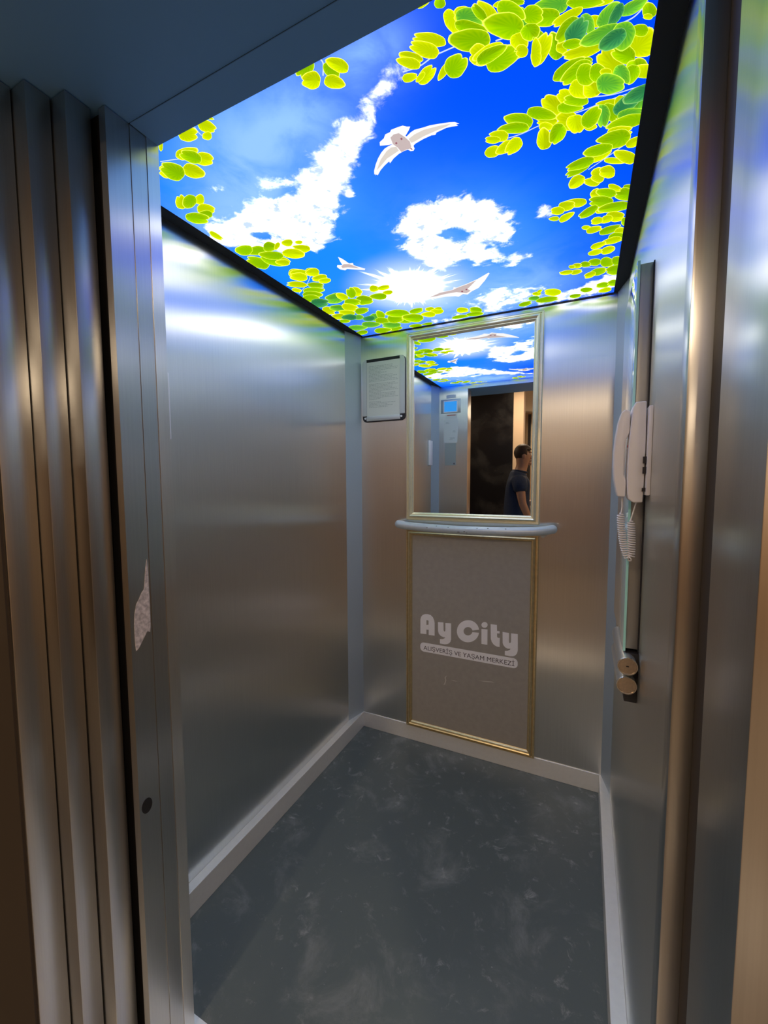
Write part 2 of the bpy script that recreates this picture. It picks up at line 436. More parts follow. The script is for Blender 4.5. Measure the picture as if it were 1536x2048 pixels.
CLOUD = (
    '8016 -12614 256 -122 104 231 35/7478 -12296 482 -233 92 233 55/6632 -11733 539 -381 162 301 80/5630 -11096 666 -465 217 488 100/4736 -10330 515 252 -4'
    '58 667 100/3838 -9546 537 263 -571 791 100/3040 -8714 804 395 -378 512 100/3278 -10226 526 649 -498 438 95/2220 -10231 812 398 -420 446 85/1256 -10288'
    ' 627 308 -398 381 80/1595 -9209 909 645 -260 261 70/958 -9686 440 216 -216 213 50/6859 -7801 659 324 -294 803 110/7792 -8023 656 321 -156 530 110/8500'
    ' -7274 567 278 -171 774 110/8746 -6468 454 223 -92 486 90/7566 -5758 925 454 -179 680 110/6460 -6467 639 314 -272 755 110/6550 -5272 229 113 -99 305 8'
    '0/10169 -6992 313 153 -29 333 60/9255 -4621 424 45 -17 349 80/8822 -4235 376 36 -17 222 60/5484 -10039 86 42 -61 103 90/7915 -1375 1873 55 -114 1042 7'
    '5/10672 -471 1327 -249 28 479 90/11891 -1172 651 -316 91 570 100/5120 -292 1457 135 -127 494 50/3848 -11324 470 230 -174 200 40/2410 -11822 358 175 -1'
    '81 164 40'
)
HOLE = (
    '7228 -7216 461 73 -84 394 45/1985 -9646 322 314 -168 153 60'
)
HAZE = (
    '5674 -12554 1856 -422 35 853 75/7708 -13057 648 -35 31 537 80/3965 -11824 1442 705 -1050 1154 55/2944 -10702 1522 746 -909 999 60/1077 -10589 486 997 '
    '-1172 734 50/7010 -2252 3377 887 -436 2178 70/3710 -898 3484 354 -499 1500 50/9119 -2710 1471 -515 42 1731 35/7477 -6953 1771 869 -541 1837 35/4115 -1'
    '3111 1221 -50 -224 638 35'
)
LIGHT = (
    '2378 -12274 1882 921 -2476 2112 100/1074 -7348 1197 2856 -1725 1488 60/6981 -3512 4553 2244 -875 3321 70/8720 -7252 2385 1169 -440 2166 45/4479 -9954 '
    '1498 734 -1484 2162 60/4566 -3377 3993 1969 -2187 5365 70'
)
SUN = (
    '4889 -4183 1122 554 -595 1460 100'
)
STEMS = [
    '8133,-12513 8460,-12479 8752,-12539 8949,-12540 9157,-12534',
    '9843,-12311 10188,-12269 10581,-12231',
    '10420,-12250 10797,-12190 11192,-12212 11409,-12195 11676,-12123',
    '11340,-10363 11773,-10219 12095,-10193 12362,-10170',
    '11837,-11652 12037,-11680 12215,-11832',
    '9660,-10042 9998,-10029 10333,-10079 10741,-10099 11217,-10076 11713,-10107 12375,-10093',
    '11356,-8155 11647,-8336 12097,-8641 12390,-8811',
    '786,-8902 1647,-8560 2508,-8605',
    '1924,-13057 2395,-12918 2678,-12780',
    '3554,-13535 3481,-13270 3472,-13156',
    '6815,-13515 6863,-13333 6722,-13123',
    '524,-5732 1389,-6328 1875,-6786',
    '2098,-3962 2817,-4327 3626,-4468',
    '11187,-2841 11684,-2653 12369,-2373',
]
BIRDS = [
    [('w', '7633,-11114 7752,-11174 7857,-11200 8062,-11172 8209,-11160 8416,-11106 8619,-11047 8722,-11002 8800,-10918 8732,-10933 8759,-10876 8638,-10913 8511,-10938 8278,-10917 8230,-10866 8146,-10893 7953,-10878 7833,-10855 7728,-10834 7673,-10798 7665,-10707 7619,-10661 7552,-10680 7513,-10749 7415,-10754 7269,-10727 7099,-10653 6955,-10551 6960,-10618 6801,-10544 6647,-10450 6501,-10323 6491,-10366 6456,-10345 6467,-10403 6433,-10381 6490,-10503 6624,-10677 6758,-10820 6909,-10947 7029,-11018 7144,-11046 7263,-11051 7142,-11079 6970,-11142 7009,-11237 7144,-11293 7217,-11376 7342,-11384 7387,-11429 7545,-11428 7665,-11416 7733,-11355 7804,-11321 7733,-11241 7609,-11136'), ('b', '7645,-11028 7812,-11086 8039,-11111 8400,-11058 8634,-10999 8521,-10970 8294,-10967 7978,-10946 7738,-10901 7657,-10900'), ('b', '7300,-10949 7182,-10985 7037,-10928 6797,-10755 6559,-10494 6680,-10555 6957,-10723 7135,-10770 7308,-10817'), ('p', '7263,-11051 7286,-11244 7389,-11293 7509,-11273 7586,-11117 7644,-10947 7615,-10795 7566,-10755 7489,-10771 7348,-10754 7320,-10918'), ('r', '7319,-11059 7356,-11074 7371,-11034 7329,-11014'), ('r', '7473,-11118 7511,-11138 7525,-11087 7485,-11072'), ('r', '7573,-10773 7597,-10772 7621,-10707 7589,-10712')],
    [('w', '3519,-7465 3576,-7342 3612,-7181 3644,-6919 3783,-6881 3732,-6745 3826,-6577 3994,-6338 3923,-6257 3639,-6440 3378,-6610 3265,-6560 3132,-6711 3123,-6902 3204,-7005 3373,-6922 3429,-7173'), ('p', '3453,-6963 3621,-6881 3702,-6740 3814,-6458 3619,-6596 3462,-6704 3267,-6749 3283,-6865')],
    [('w', '4994,-2936 5281,-3035 5851,-3276 6417,-3275 6501,-3482 6585,-3376 7079,-3533 7518,-3720 8008,-4033 8035,-3964 7769,-3497 7386,-2960 7072,-2786 6830,-2564 6677,-2697 6438,-2523 6327,-2637 5932,-2773 5543,-2786'), ('p', '5323,-3014 5835,-3227 6409,-3246 6574,-3339 7065,-3478 7459,-3650 6958,-3063 7043,-2855 6820,-2707 6629,-2869 6475,-2990 6011,-3026 5611,-2991'), ('r', '6656,-2968 6727,-3023 6755,-2920 6684,-2865'), ('r', '6867,-3064 6933,-3107 6954,-3010 6887,-2966')],
]
LOGO = [
    '3825,6074 3823,6847 3867,7001 3955,7106 4086,7167 4239,7184 4161,6845 4164,6094',
    '4239,7184 4399,7155 4520,7051 4589,6907 4616,6752 4619,6083 4291,6072 4279,6828 4240,6856 4161,6845',
    '4158,6591 4293,6628 4294,6346 4159,6338',
    '4799,6841 5094,6864 5106,6452 5123,6404 5152,6388 5186,6414 5202,6467 5199,6846 5503,6875 5509,6020 5477,5899 5403,5804 5291,5739 5165,5709 4912,5712 4910,5942 5058,5974 5151,6023 5192,6084 5079,6082 4952,6128 4849,6224 4806,6363',
    '6945,6607 6928,6521 6899,6437 6859,6356 6808,6280 6747,6212 6679,6152 6603,6101 6522,6062 6438,6034 6353,6019 6268,6017 6185,6029 6107,6053 6034,6090 5970,6138 5915,6197 5870,6265 5837,6341 5817,6422 5810,6508 5816,6596 5834,6683 5866,6769 5909,6850 5962,6926 6025,6994 6097,7053 6174,7101 6256,7138 6340,7162 6426,7174 6510,7173 6591,7159 6667,7133 6737,7095 6798,7045 6851,6986 6893,6919 6924,6844 6943,6764 6608,6671 6592,6719 6562,6760 6523,6791 6475,6811 6422,6818 6366,6812 6312,6793 6261,6763 6219,6722 6186,6673 6165,6621 6158,6566 6165,6514 6184,6467 6216,6427 6259,6398 6308,6381 6363,6378 6419,6387 6472,6409 6521,6443 6561,6485 6590,6535 6608,6588',
    '7364,7071 7357,7022 7333,6976 7295,6938 7249,6911 7198,6900 7148,6906 7105,6927 7074,6962 7059,7006 7060,7055 7078,7104 7111,7146 7155,7177 7205,7194 7256,7194 7301,7179 7337,7149 7359,7108',
    '7060,6823 7360,6842 7363,6057 7070,6059',
    '7508,7132 7810,7138 7822,6843 7946,6846 7948,6729 7824,6718 7827,6561 7846,6517 7888,6501 7962,6513 7959,6050 7827,6050 7683,6112 7575,6244 7527,6394',
    '8087,6829 8390,6827 8398,6382 8413,6342 8442,6328 8475,6357 8492,6406 8489,6823 8800,6834 8815,6029 8782,5876 8708,5770 8603,5704 8465,5679 8214,5688 8210,5902 8332,5924 8430,5984 8484,6056 8348,6036 8222,6080 8135,6182 8100,6293',
]
SCR = [
    '5303,4068 5220,3987 5178,3915 5229,3800 5159,3574 5087,3537 5201,3549 5271,3809 5228,3913 5262,3996',
    '5514,3877 5887,3872 5681,3845',
    '6950,4138 7589,4225 7742,4202 7282,4152',
]

# ------------------------------------------------------------------ the lift car shell
S = 'structure'
bx('floor', -0.02, W + 0.02, -1.352, 0.02, -0.03, 0.0, M_mat, kind=S)
bx('wall_rear', -0.03, W + 0.03, 0.0, 0.02, 0.0, H, M_steel, kind=S)
bx('wall_left', -0.02, 0.0, -1.37, 0.0, 0.0, H, M_steel, kind=S)
bx('wall_right', W, W + 0.02, -1.37, 0.0, 0.0, H, M_steel, kind=S)
bx('ceiling', -0.03, W + 0.03, -1.40, 0.03, H, H + 0.03, M_strip, kind=S)


def corner(name, pts):
    bm = bmesh.new(); prism(bm, pts, 2, 0.0862, H - 0.0005)
    o = link(name, bm, M_corner); o['kind'] = S


corner('trim_1', [(0.0, -0.1195), (0.0, 0.0), (0.0305, 0.0)])
corner('trim_2', [(W, 0.0), (W, -0.1195), (W - 0.0305, 0.0)])
corner('trim_3', [(0.0, YF + 0.1195), (0.0305, YF), (0.0, YF)])

HB = 0.0862


def baseboard(name, x0, x1, y0, y1):
    bm = bmesh.new(); box(bm, x0, x1, y0, y1, 0.0, HB, 0.0012, 1)
    o = link(name, bm, M_alu); o['kind'] = S


baseboard('baseboard_left', 0.0, 0.0335, -1.352, 0.0)
baseboard('baseboard_right', W - 0.0375, W, -1.352, 0.0)
baseboard('baseboard_rear', 0.0335, W - 0.0375, -0.0045, 0.0)

# car front wall beside and above the doorway, then the door stack towards the landing
bx('wall_front', -0.02, 0.272, -1.3985, YF, 0.0, H, M_steel, kind=S)
bx('trim_4', -0.02, 0.2705, -1.4345, -1.3990, 0.0, 2.165, M_jamb, kind=S)
bx('trim_5', 0.249, 0.2690, -1.4840, -1.4350, 0.0, 2.165, M_jamb, kind=S)
bx('trim_6', -0.05, 0.2485, -1.4760, -1.4350, 0.0, 2.165, M_black, kind=S)  # black filler painting in the darkness of the door gap
d1 = bx('door_1', -0.55, 0.235, -1.5380, -1.4915, 0.0, 2.165, M_door, bev=0.0015, kind=S)
d2 = bx('door_2', -0.55, 0.1905, -1.5825, -1.5405, 0.0, 2.165, M_door, bev=0.0015, kind=S)
bx('trim_7', -0.60, 0.1465, -1.6400, -1.5845, 0.0, 2.165, M_jamb, bev=0.0015, kind=S)
bx('trim_8', 1.259, W + 0.02, -1.408, YF, 0.0, H, M_jamb, bev=0.004, kind=S)
bx('trim_9', 1.284, 1.34, -1.505, -1.409, 0.0, 2.165, M_umber, kind=S)  # dark box painting in the shade of the recess beside the post
bx('trim_10', 1.270, 1.36, -1.640, -1.510, 0.0, 2.165, M_jamb, bev=0.001, kind=S)
bx('trim_11', 0.272, 1.259, -1.400, YF, 2.1665, H, M_steel, kind=S)
bx('trim_12', 0.272, 1.259, -1.4345, -1.3705, 2.1645, 2.1662, M_soffit, kind=S)  # thin lip under the steel lintel, blue reflection in its colour
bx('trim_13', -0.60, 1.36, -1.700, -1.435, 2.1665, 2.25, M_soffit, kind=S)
# door sill with running grooves
bm = bmesh.new()
y = -1.3525
box(bm, 0.10, 1.34, -1.66, y, -0.03, -0.006)
for a, b_ in ((-1.385, -1.3525), (-1.43, -1.392), (-1.49, -1.437), (-1.535, -1.499), (-1.58, -1.545), (-1.66, -1.59)):
    box(bm, 0.10, 1.34, a, b_, -0.006, 0.0)
link('door_sill', bm, M_alu)['kind'] = S

# ------------------------------------------------------------------ landing hallway
bx('wall_landing_right', 1.345, 3.4, -1.645, -1.56, 0.0, 2.8, M_tan, kind=S)
bx('wall_landing_left', -2.6, 0.140, -1.645, -1.60, 0.0, 2.165, M_umber, kind=S)  # darker brown than the other landing walls
bx('wall_landing_top', -2.6, 1.345, -1.645, -1.56, 2.2505, 2.8, M_tan, kind=S)
bx('wall_landing_upper_left', -2.6, -0.60, -1.645, -1.56, 2.165, 2.25, M_tan, kind=S)
bx('floor_hallway', -2.6, 3.4, -7.0, -1.661, -0.03, 0.0, M_hallfloor, kind=S)
bx('ceiling_hallway', -2.6, 3.4, -7.0, -1.56, 2.8, 2.83, M_hallceil, kind=S)
bx('wall_hallway_left', -2.62, -2.6, -7.0, -1.56, 0.0, 2.8, M_cream, kind=S)
bx('wall_hallway_right', 3.4, 3.42, -7.0, -1.56, 0.0, 2.8, M_cream, kind=S)
bx('wall_hallway_far', -2.6, 3.4, -7.02, -7.0, 0.0, 2.8, M_brownwall, kind=S)
bx('wall_stone', -2.6, 0.205, -4.32, -4.20, 0.0, 2.8, M_stone, kind=S)
bx('wall_pillar', 0.2055, 0.345, -4.34, -4.18, 0.0, 2.8, M_cream, kind=S)

for i, (lx, ly, _k) in enumerate(LAMPS):
    where = ('near the black stone wall', 'on the right side of the hallway', 'on the left side of the hallway', 'deep in the hallway')[i]
    t = empty('ceiling_downlight', (lx, ly, 2.8), 'round recessed warm ceiling downlight ' + where, 'ceiling light', 'downlights in the hallway ceiling')
    bm = bmesh.new()
    prof = [(0.075, 2.785), (0.095, 2.785), (0.10, 2.80), (0.075, 2.80)]
    for k in range(24):
        a0, a1 = k * math.pi / 12, (k + 1) * math.pi / 12
        for j in range(4):
            (r0, z0), (r1, z1) = prof[j], prof[(j + 1) % 4]
            bm.faces.new([bm.verts.new((lx + r * math.cos(a), ly + r * math.sin(a), z)) for r, a, z in ((r0, a0, z0), (r0, a1, z0), (r1, a1, z1), (r1, a0, z1))])
    bmesh.ops.remove_doubles(bm, verts=bm.verts, dist=1e-5)
    bmesh.ops.recalc_face_normals(bm, faces=bm.faces)
    link('rim', bm, M_trimwhite, t)
    bm = bmesh.new(); prism(bm, [(lx + 0.073 * math.cos(k * math.pi / 12), ly + 0.073 * math.sin(k * math.pi / 12)) for k in range(24)], 2, 2.79, 2.799)
    link('diffuser', bm, M_lampglow, t)

# two tall lit wall lamps far down the hallway, seen in the mirror
for x in (0.20, 0.31):
    t = empty('wall_lamp', (x, -6.99, 1.75), 'tall glowing glass wall lamp far down the hallway, %s' % ('nearer the dark post' if x < 0.25 else 'farther from the dark post'), 'wall lamp', 'glowing lamps on the far hallway wall')
    bm = bmesh.new(); box(bm, x - 0.035, x + 0.035, -7.0, -6.985, 1.75, 2.6, 0.003)
    link('back_plate', bm, M_dark, t)
    bm = bmesh.new(); tube(bm, [(x, -6.955, 1.8), (x, -6.955, 2.55)], 0.03, 16)
    link('glass_tube', bm, M_shoplight, t, True, 40)
bm = bmesh.new(); box(bm, 0.08, 0.14, -6.95, -6.88, 0, 2.75, 0.004)
tag(link('hallway_post', bm, M_dark), 'slim dark post standing before the far hallway wall', 'post')

# ------------------------------------------------------------------ backlit ceiling picture
ZP = 2.1988
panel = empty('ceiling_light_panel', (W / 2, -0.68, 2.1995), 'backlit ceiling picture of blue sky, clouds, green leaves and white doves', 'ceiling light')
X0, X1, Y0, Y1 = 0.0462, W - 0.0462, YF + 0.002, -0.004


def blobfield(s, X, Y):
    out = np.zeros_like(X)
    for w in s.split('/'):
        v = [int(q) for q in w.split()]
        cx, cy, ux, uy, vx, vy = [q / 10000 for q in v[:6]]; st = v[6] / 100
        det = ux * vy - uy * vx
        dx, dy = X - cx, Y - cy
        a = (dx * vy - dy * vx) / det; b = (ux * dy - uy * dx) / det
        out += st * np.exp(-(a * a + b * b) * 0.9)
    return out


NX, NY = 122, 140
gx, gy = np.linspace(X0, X1, NX), np.linspace(Y0, Y1, NY)
GX, GY = np.meshgrid(gx, gy)
cl = np.clip(blobfield(CLOUD, GX, GY), 0, 1.25) - np.clip(blobfield(HOLE, GX, GY), 0, 1)
hz = np.clip(blobfield(HAZE, GX, GY), 0, 1)
li = np.clip(blobfield(LIGHT, GX, GY), 0, 1)
verts = [(float(x), float(y_), ZP) for y_ in gy for x in gx]
faces = [(j * NX + i, (j + 1) * NX + i, (j + 1) * NX + i + 1, j * NX + i + 1) for j in range(NY - 1) for i in range(NX - 1)]
me = bpy.data.meshes.new('sky_print')
me.from_pydata(verts, [], faces)
at = me.color_attributes.new('mask', 'FLOAT_COLOR', 'POINT')
at.data.foreach_set('color', np.stack([np.clip(cl, 0, 2), hz, li, np.ones_like(cl)], -1).astype(np.float32).ravel())

M_sky = bpy.data.materials.new('backlit_sky_print')
M_sky.use_nodes = True
nt = M_sky.node_tree
nt.nodes.clear()
out = nt.nodes.new('ShaderNodeOutputMaterial')
em = nt.nodes.new('ShaderNodeEmission')
nt.links.new(em.outputs[0], out.inputs['Surface'])
at_ = nt.nodes.new('ShaderNodeAttribute'); at_.attribute_name = 'mask'
sep = nt.nodes.new('ShaderNodeSeparateColor'); nt.links.new(at_.outputs['Color'], sep.inputs[0])
g = nt.nodes.new('ShaderNodeNewGeometry')


def mixc(f, a, b_):
    m = nt.nodes.new('ShaderNodeMix'); m.data_type = 'RGBA'
    for i, v in ((0, f), (6, a), (7, b_)):
        if isinstance(v, tuple): m.inputs[i].default_value = (*v, 1)
        elif isinstance(v, float): m.inputs[i].default_value = v
        else: nt.links.new(v, m.inputs[i])
    return m.outputs[2]


n1 = _noise(13, 10, 0.35, 0.66).outputs['Fac']
n2 = _noise(6, 6, 0.5, 0.55).outputs['Fac']
n3 = _noise(26, 7, 0.3, 0.6).outputs['Fac']
dens = _math('ADD', sep.outputs[0], _math('MULTIPLY', _math('SUBTRACT', n1, 0.5), 2.1))
cloudf = _ramp(dens, 0.32, 0.95)
gate = _ramp(sep.outputs[0], 0.06, 0.25)
cloudf = _math('MULTIPLY', cloudf, gate)
hazef = _math('MULTIPLY', sep.outputs[1], _ramp(n2, 0.25, 0.62, 0.35, 1.0))
base = mixc(sep.outputs[2], (0.0, 0.045, 0.80), (0.006, 0.17, 0.90))
base = mixc(hazef, base, (0.20, 0.38, 0.64))
white = mixc(_ramp(n3, 0.35, 0.62), (0.40, 0.50, 0.70), (2.1, 2.1, 2.0))
base = mixc(cloudf, base, white)
# sun disc with ragged rays
sv = [int(q) / 10000 for q in SUN.split()[:6]]
sub = nt.nodes.new('ShaderNodeVectorMath'); sub.operation = 'SUBTRACT'
nt.links.new(g.outputs['Position'], sub.inputs[0]); sub.inputs[1].default_value = (sv[0], sv[1], ZP)
ln = nt.nodes.new('ShaderNodeVectorMath'); ln.operation = 'LENGTH'; nt.links.new(sub.outputs[0], ln.inputs[0])
nm = nt.nodes.new('ShaderNodeVectorMath'); nm.operation = 'NORMALIZE'; nt.links.new(sub.outputs[0], nm.inputs[0])
ray = _ramp(_noise(6.5, 3, 0, 0.7, nm.outputs[0]).outputs['Fac'], 0.48, 0.72)
rr = _math('DIVIDE', ln.outputs['Value'], _math('ADD', 0.120, _math('MULTIPLY', ray, 0.080)))
sunf = _ramp(rr, 0.40, 1.25, 1.0, 0.0)
glo = _ramp(ln.outputs['Value'], 0.06, 0.30, 0.55, 0.0)
base = mixc(glo, base, (0.85, 0.90, 1.15))
base = mixc(sunf, base, (5, 5, 4.8))
nt.links.new(base, em.inputs['Color'])
em.inputs['Strength'].default_value = CEIL
me.materials.append(M_sky)
o = bpy.data.objects.new('sky_print', me)
col.objects.link(o)
o.parent = panel
o.location = -panel.location
for pl in me.polygons: pass
me.flip_normals()

# leaves and doves: printed shapes lying in front of the sky by a few hundredths of a millimetre
M_leaf = bpy.data.materials.new('backlit_leaf_print')
M_leaf.use_nodes = True
nt = M_leaf.node_tree
nt.nodes.clear()
out = nt.nodes.new('ShaderNodeOutputMaterial'); em = nt.nodes.new('ShaderNodeEmission')
at_ = nt.nodes.new('ShaderNodeAttribute'); at_.attribute_name = 'tint'
nt.links.new(at_.outputs['Color'], em.inputs['Color']); em.inputs['Strength'].default_value = CEIL
nt.links.new(em.outputs[0], out.inputs['Surface'])
TINT = {'y': ((0.34, 0.45, 0.0), (0.52, 0.60, 0.0), (1.15, 1.2, 0.12)),
        'l': ((0.16, 0.35, 0.0), (0.29, 0.46, 0.0), (0.85, 1.0, 0.10)),
        'g': ((0.06, 0.27, 0.02), (0.18, 0.46, 0.01), (0.62, 0.85, 0.08)),
        'd': ((0.015, 0.13, 0.045), (0.05, 0.26, 0.05), (0.25, 0.48, 0.14))}
V, F, Cc = [], [], []
for li_, w in enumerate(LEAF.split('/')):
    kind, v = w[0], [int(q) / 10000 for q in w[1:].split()]
    cx, cy, ux, uy, vx, vy = v
    ux, uy, vx, vy = ux * 1.12, uy * 1.12, vx * 1.15, vy * 1.15
    z = ZP - 0.00010 - 0.0000025 * li_
    c0, c1, c2 = TINT[kind]
    jit = random.uniform(0.9, 1.08)
    n = 26
    b0 = len(V)
    # petiole end as fan centre, so the veins radiate from it
    V.append((cx - 0.55 * ux, cy - 0.55 * uy, z)); Cc.append([q * jit for q in c0])
    wob = random.random() * 6
    notch = random.choice((0.0, 0.22, 0.34))
    if random.random() < 0.5: ux, uy = -ux, -uy
    V[-1] = (cx - 0.55 * ux, cy - 0.55 * uy, z)
    sh_ = random.uniform(0.0, 0.22)
    for ring, (s, cc) in enumerate(((0.62, None), (0.92, None), (1.0, None))):
        for k in range(n):
            t = 2 * math.pi * k / n
            a_, b_ = math.cos(t), math.sin(t) * (1 - 0.16 * math.cos(t))
            tt = (t + math.pi) % (2 * math.pi) - math.pi
            rag = 1 - notch * math.exp(-(tt / 0.26) ** 2) + 0.035 * math.sin(3 * t + wob) + 0.02 * math.sin(7 * t + wob * 2)
            px = -0.55 + (a_ * rag + 0.55) * s; py = b_ * rag * s
            if ring == 2: pass
            V.append((cx + px * ux + py * vx, cy + px * uy + py * vy, z))
            if ring == 0:
                q = 0.0 if k % 2 else 0.45
                c = [c0[i] * (1 - q) + c1[i] * q for i in range(3)]
            elif ring == 1:
                q = 0.75 if k % 2 else 1.0
                c = [c0[i] * (1 - q) + c1[i] * q for i in range(3)]
            else:
                c = list(c2)
            sd_ = 1 + sh_ * (1 if b_ > 0 else -1)
            Cc.append([q_ * jit * sd_ for q_ in c] if ring < 2 else c)
    for k in range(n):
        k2 = (k + 1) % n
        F.append((b0, b0 + 1 + k, b0 + 1 + k2))
        for rg in range(2):
            F.append((b0 + 1 + rg * n + k, b0 + 1 + (rg + 1) * n + k, b0 + 1 + (rg + 1) * n + k2, b0 + 1 + rg * n + k2))


def clip_mesh(name, V, F, Cc, parent):
    me = bpy.data.meshes.new(name)
    me.from_pydata(V, [], F)
    at = me.color_attributes.new('tint', 'FLOAT_COLOR', 'POINT')
    at.data.foreach_set('color', np.array([[*c, 1] for c in Cc], dtype=np.float32).ravel())
    bm = bmesh.new(); bm.from_mesh(me)
    for co, no in (((X0, 0, 0), (-1, 0, 0)), ((X1, 0, 0), (1, 0, 0)), ((0, Y1, 0), (0, 1, 0)), ((0, Y0, 0), (0, -1, 0))):
        bmesh.ops.bisect_plane(bm, geom=bm.verts[:] + bm.edges[:] + bm.faces[:], plane_co=co, plane_no=no, clear_outer=True)
    bm.normal_update()
    for f in bm.faces:
        if f.normal.z > 0: f.normal_flip()
    bm.to_mesh(me); bm.free()
    me.materials.append(M_leaf)
    o = bpy.data.objects.new(name, me); col.objects.link(o)
    o.parent = parent; o.location = -parent.location
    return o


clip_mesh('leaf_print', V, F, Cc, panel)
# twigs
V, F, Cc = [], [], []
for s in STEMS:
    P = [Vector((a, b_, ZP - 0.00006)) for a, b_ in pairs(s)]
    P = smooth_path(P, 5)
    for i, pt in enumerate(P):
        t = (P[min(i + 1, len(P) - 1)] - P[max(0, i - 1)]).normalized()
        nn = Vector((-t.y, t.x, 0)) * 0.0013
        V += [tuple(pt + nn), tuple(pt - nn)]; Cc += [(0.42, 0.50, 0.62)] * 2
        if i: F.append((len(V) - 4, len(V) - 3, len(V) - 1, len(V) - 2))
clip_mesh('twig_print', V, F, Cc, panel)
BT = {'w': (0.66, 0.64, 0.63), 'p': (0.38, 0.31, 0.305), 'b': (0.47, 0.43, 0.39), 'r': (0.20, 0.06, 0.09)}
for birds in BIRDS:
    bm = bmesh.new()
    lay = bm.verts.layers.float_color.new('tint')
    for k, (c, s) in enumerate(birds):
        vs = []
        for a, b_ in pairs(s):
            v = bm.verts.new((a, b_, ZP - 0.0009 - k * 0.00004)); v[lay] = (*BT[c], 1); vs.append(v)
        f = bm.faces.new(vs); f.normal_update()
        if f.normal.z > 0: f.normal_flip()
    bmesh.ops.triangulate(bm, faces=bm.faces[:])
    me = bpy.data.meshes.new('dove_print'); bm.to_mesh(me); bm.free()
    me.materials.append(M_leaf)
    o = bpy.data.objects.new('dove_print', me); col.objects.link(o)
    o.parent = panel; o.location = -panel.location
# thin dark edging where the picture meets the rear wall
bx('edge_strip', X0, X1, -0.006, -0.0005, 2.1935, 2.1995, M_dark, panel)

# ------------------------------------------------------------------ mirror and framed board on the rear wall
PROF = [(0.0, 0.0), (0.0, 0.012), (0.004, 0.017), (0.009, 0.017), (0.011, 0.013), (0.014, 0.013), (0.017, 0.022), (0.023, 0.025), (0.028, 0.022), (0.030, 0.016), (0.033, 0.016), (0.036, 0.012), (0.040, 0.010), (0.0405, 0.004)]
mir = empty('wall_mirror', (0.635, 0, 1.216), 'tall rectangular mirror in a champagne moulded frame above the grab rail', 'mirror')
bm = bmesh.new(); sweep_frame(bm, 0.303, 0.966, 1.214, 2.173, PROF)
link('frame', bm, M_gold, mir, True, 28)
bx('mirror_glass', 0.337, 0.932, -0.006, -0.0002, 1.247, 2.140, M_mirror, mir)

P2 = [(d * 0.85, h) for d, h in PROF]
brd = empty('advertising_board', (0.634, 0, 0.086), 'taupe board with white Ay City lettering in a worn gold frame', 'sign board')
bm = bmesh.new(); sweep_frame(bm, 0.302, 0.966, 0.084, 1.167, P2)
link('frame', bm, plain('worn_gold_moulding', (0.68, 0.55, 0.30), 0.34, 0.8, 0.10, 60), brd, True, 28)
board = bx('board', 0.330, 0.938, -0.008, -0.0002, 0.112, 1.139, M_board, brd)


def flat(name, plist, mat, parent, y0=-0.0083, y1=-0.0079):
    bm = bmesh.new()
    for s in plist:
        prism(bm, pairs(s) if isinstance(s, str) else s, 1, y0, y1)
    return link(name, bm, mat, parent)


flat('logo_lettering', LOGO, M_white, board)
pill = []
x0_, x1_, z0_, z1_, rr_ = 0.3818, 0.8824, 0.5118, 0.5613, 0.0205
for cx_, cz_, a0 in ((x1_ - rr_, z1_ - rr_, 0), (x0_ + rr_, z1_ - rr_, 90), (x0_ + rr_, z0_ + rr_, 180), (x1_ - rr_, z0_ + rr_, 270)):
    for k in range(9):
        a = math.radians(a0 + k * 90 / 8); pill.append((cx_ + rr_ * math.cos(a), cz_ + rr_ * math.sin(a)))
pl_ = flat('caption_band', [pill], M_white, board)


def text(name, body, x0, x1, zc, y, mat, parent, rot=(math.pi / 2, 0, 0), height=None, bold=0.02):
    cu = bpy.data.curves.new(name, 'FONT')
    cu.body = body; cu.size = 0.05; cu.align_x = 'CENTER'; cu.align_y = 'CENTER'; cu.offset = bold * 0.02; cu.extrude = 0.0001
    o = bpy.data.objects.new(name, cu); col.objects.link(o)
    bpy.context.view_layer.update()
    dg = bpy.context.evaluated_depsgraph_get()
    tmp = bpy.data.meshes.new_from_object(o.evaluated_get(dg))
    xs = [v.co.x for v in tmp.vertices]; zs = [v.co.y for v in tmp.vertices]
    sx = (x1 - x0) / (max(xs) - min(xs)); sz = (height / (max(zs) - min(zs))) if height else sx
    cxm, czm = (max(xs) + min(xs)) / 2, (max(zs) + min(zs)) / 2
    for v in tmp.vertices:
        v.co = Vector(((v.co.x - cxm) * sx, -v.co.z, (v.co.y - czm) * sz))
    tmp.materials.clear(); tmp.materials.append(mat)
    bpy.data.objects.remove(o)
    t = bpy.data.objects.new(name, tmp); col.objects.link(t)
    t.parent = parent
    pa = Vector(parent.get('_at', parent.location))
    t.location = Vector(((x0 + x1) / 2, y, zc)) - pa
    return t


text('caption_text', 'ALIŞVERİŞ VE YAŞAM MERKEZİ', 0.4004, 0.8672, 0.5345, -0.0085, M_ink, pl_, bold=0.0, height=0.037)
for s in SCR: flat('scratch', [s], M_scr, board)

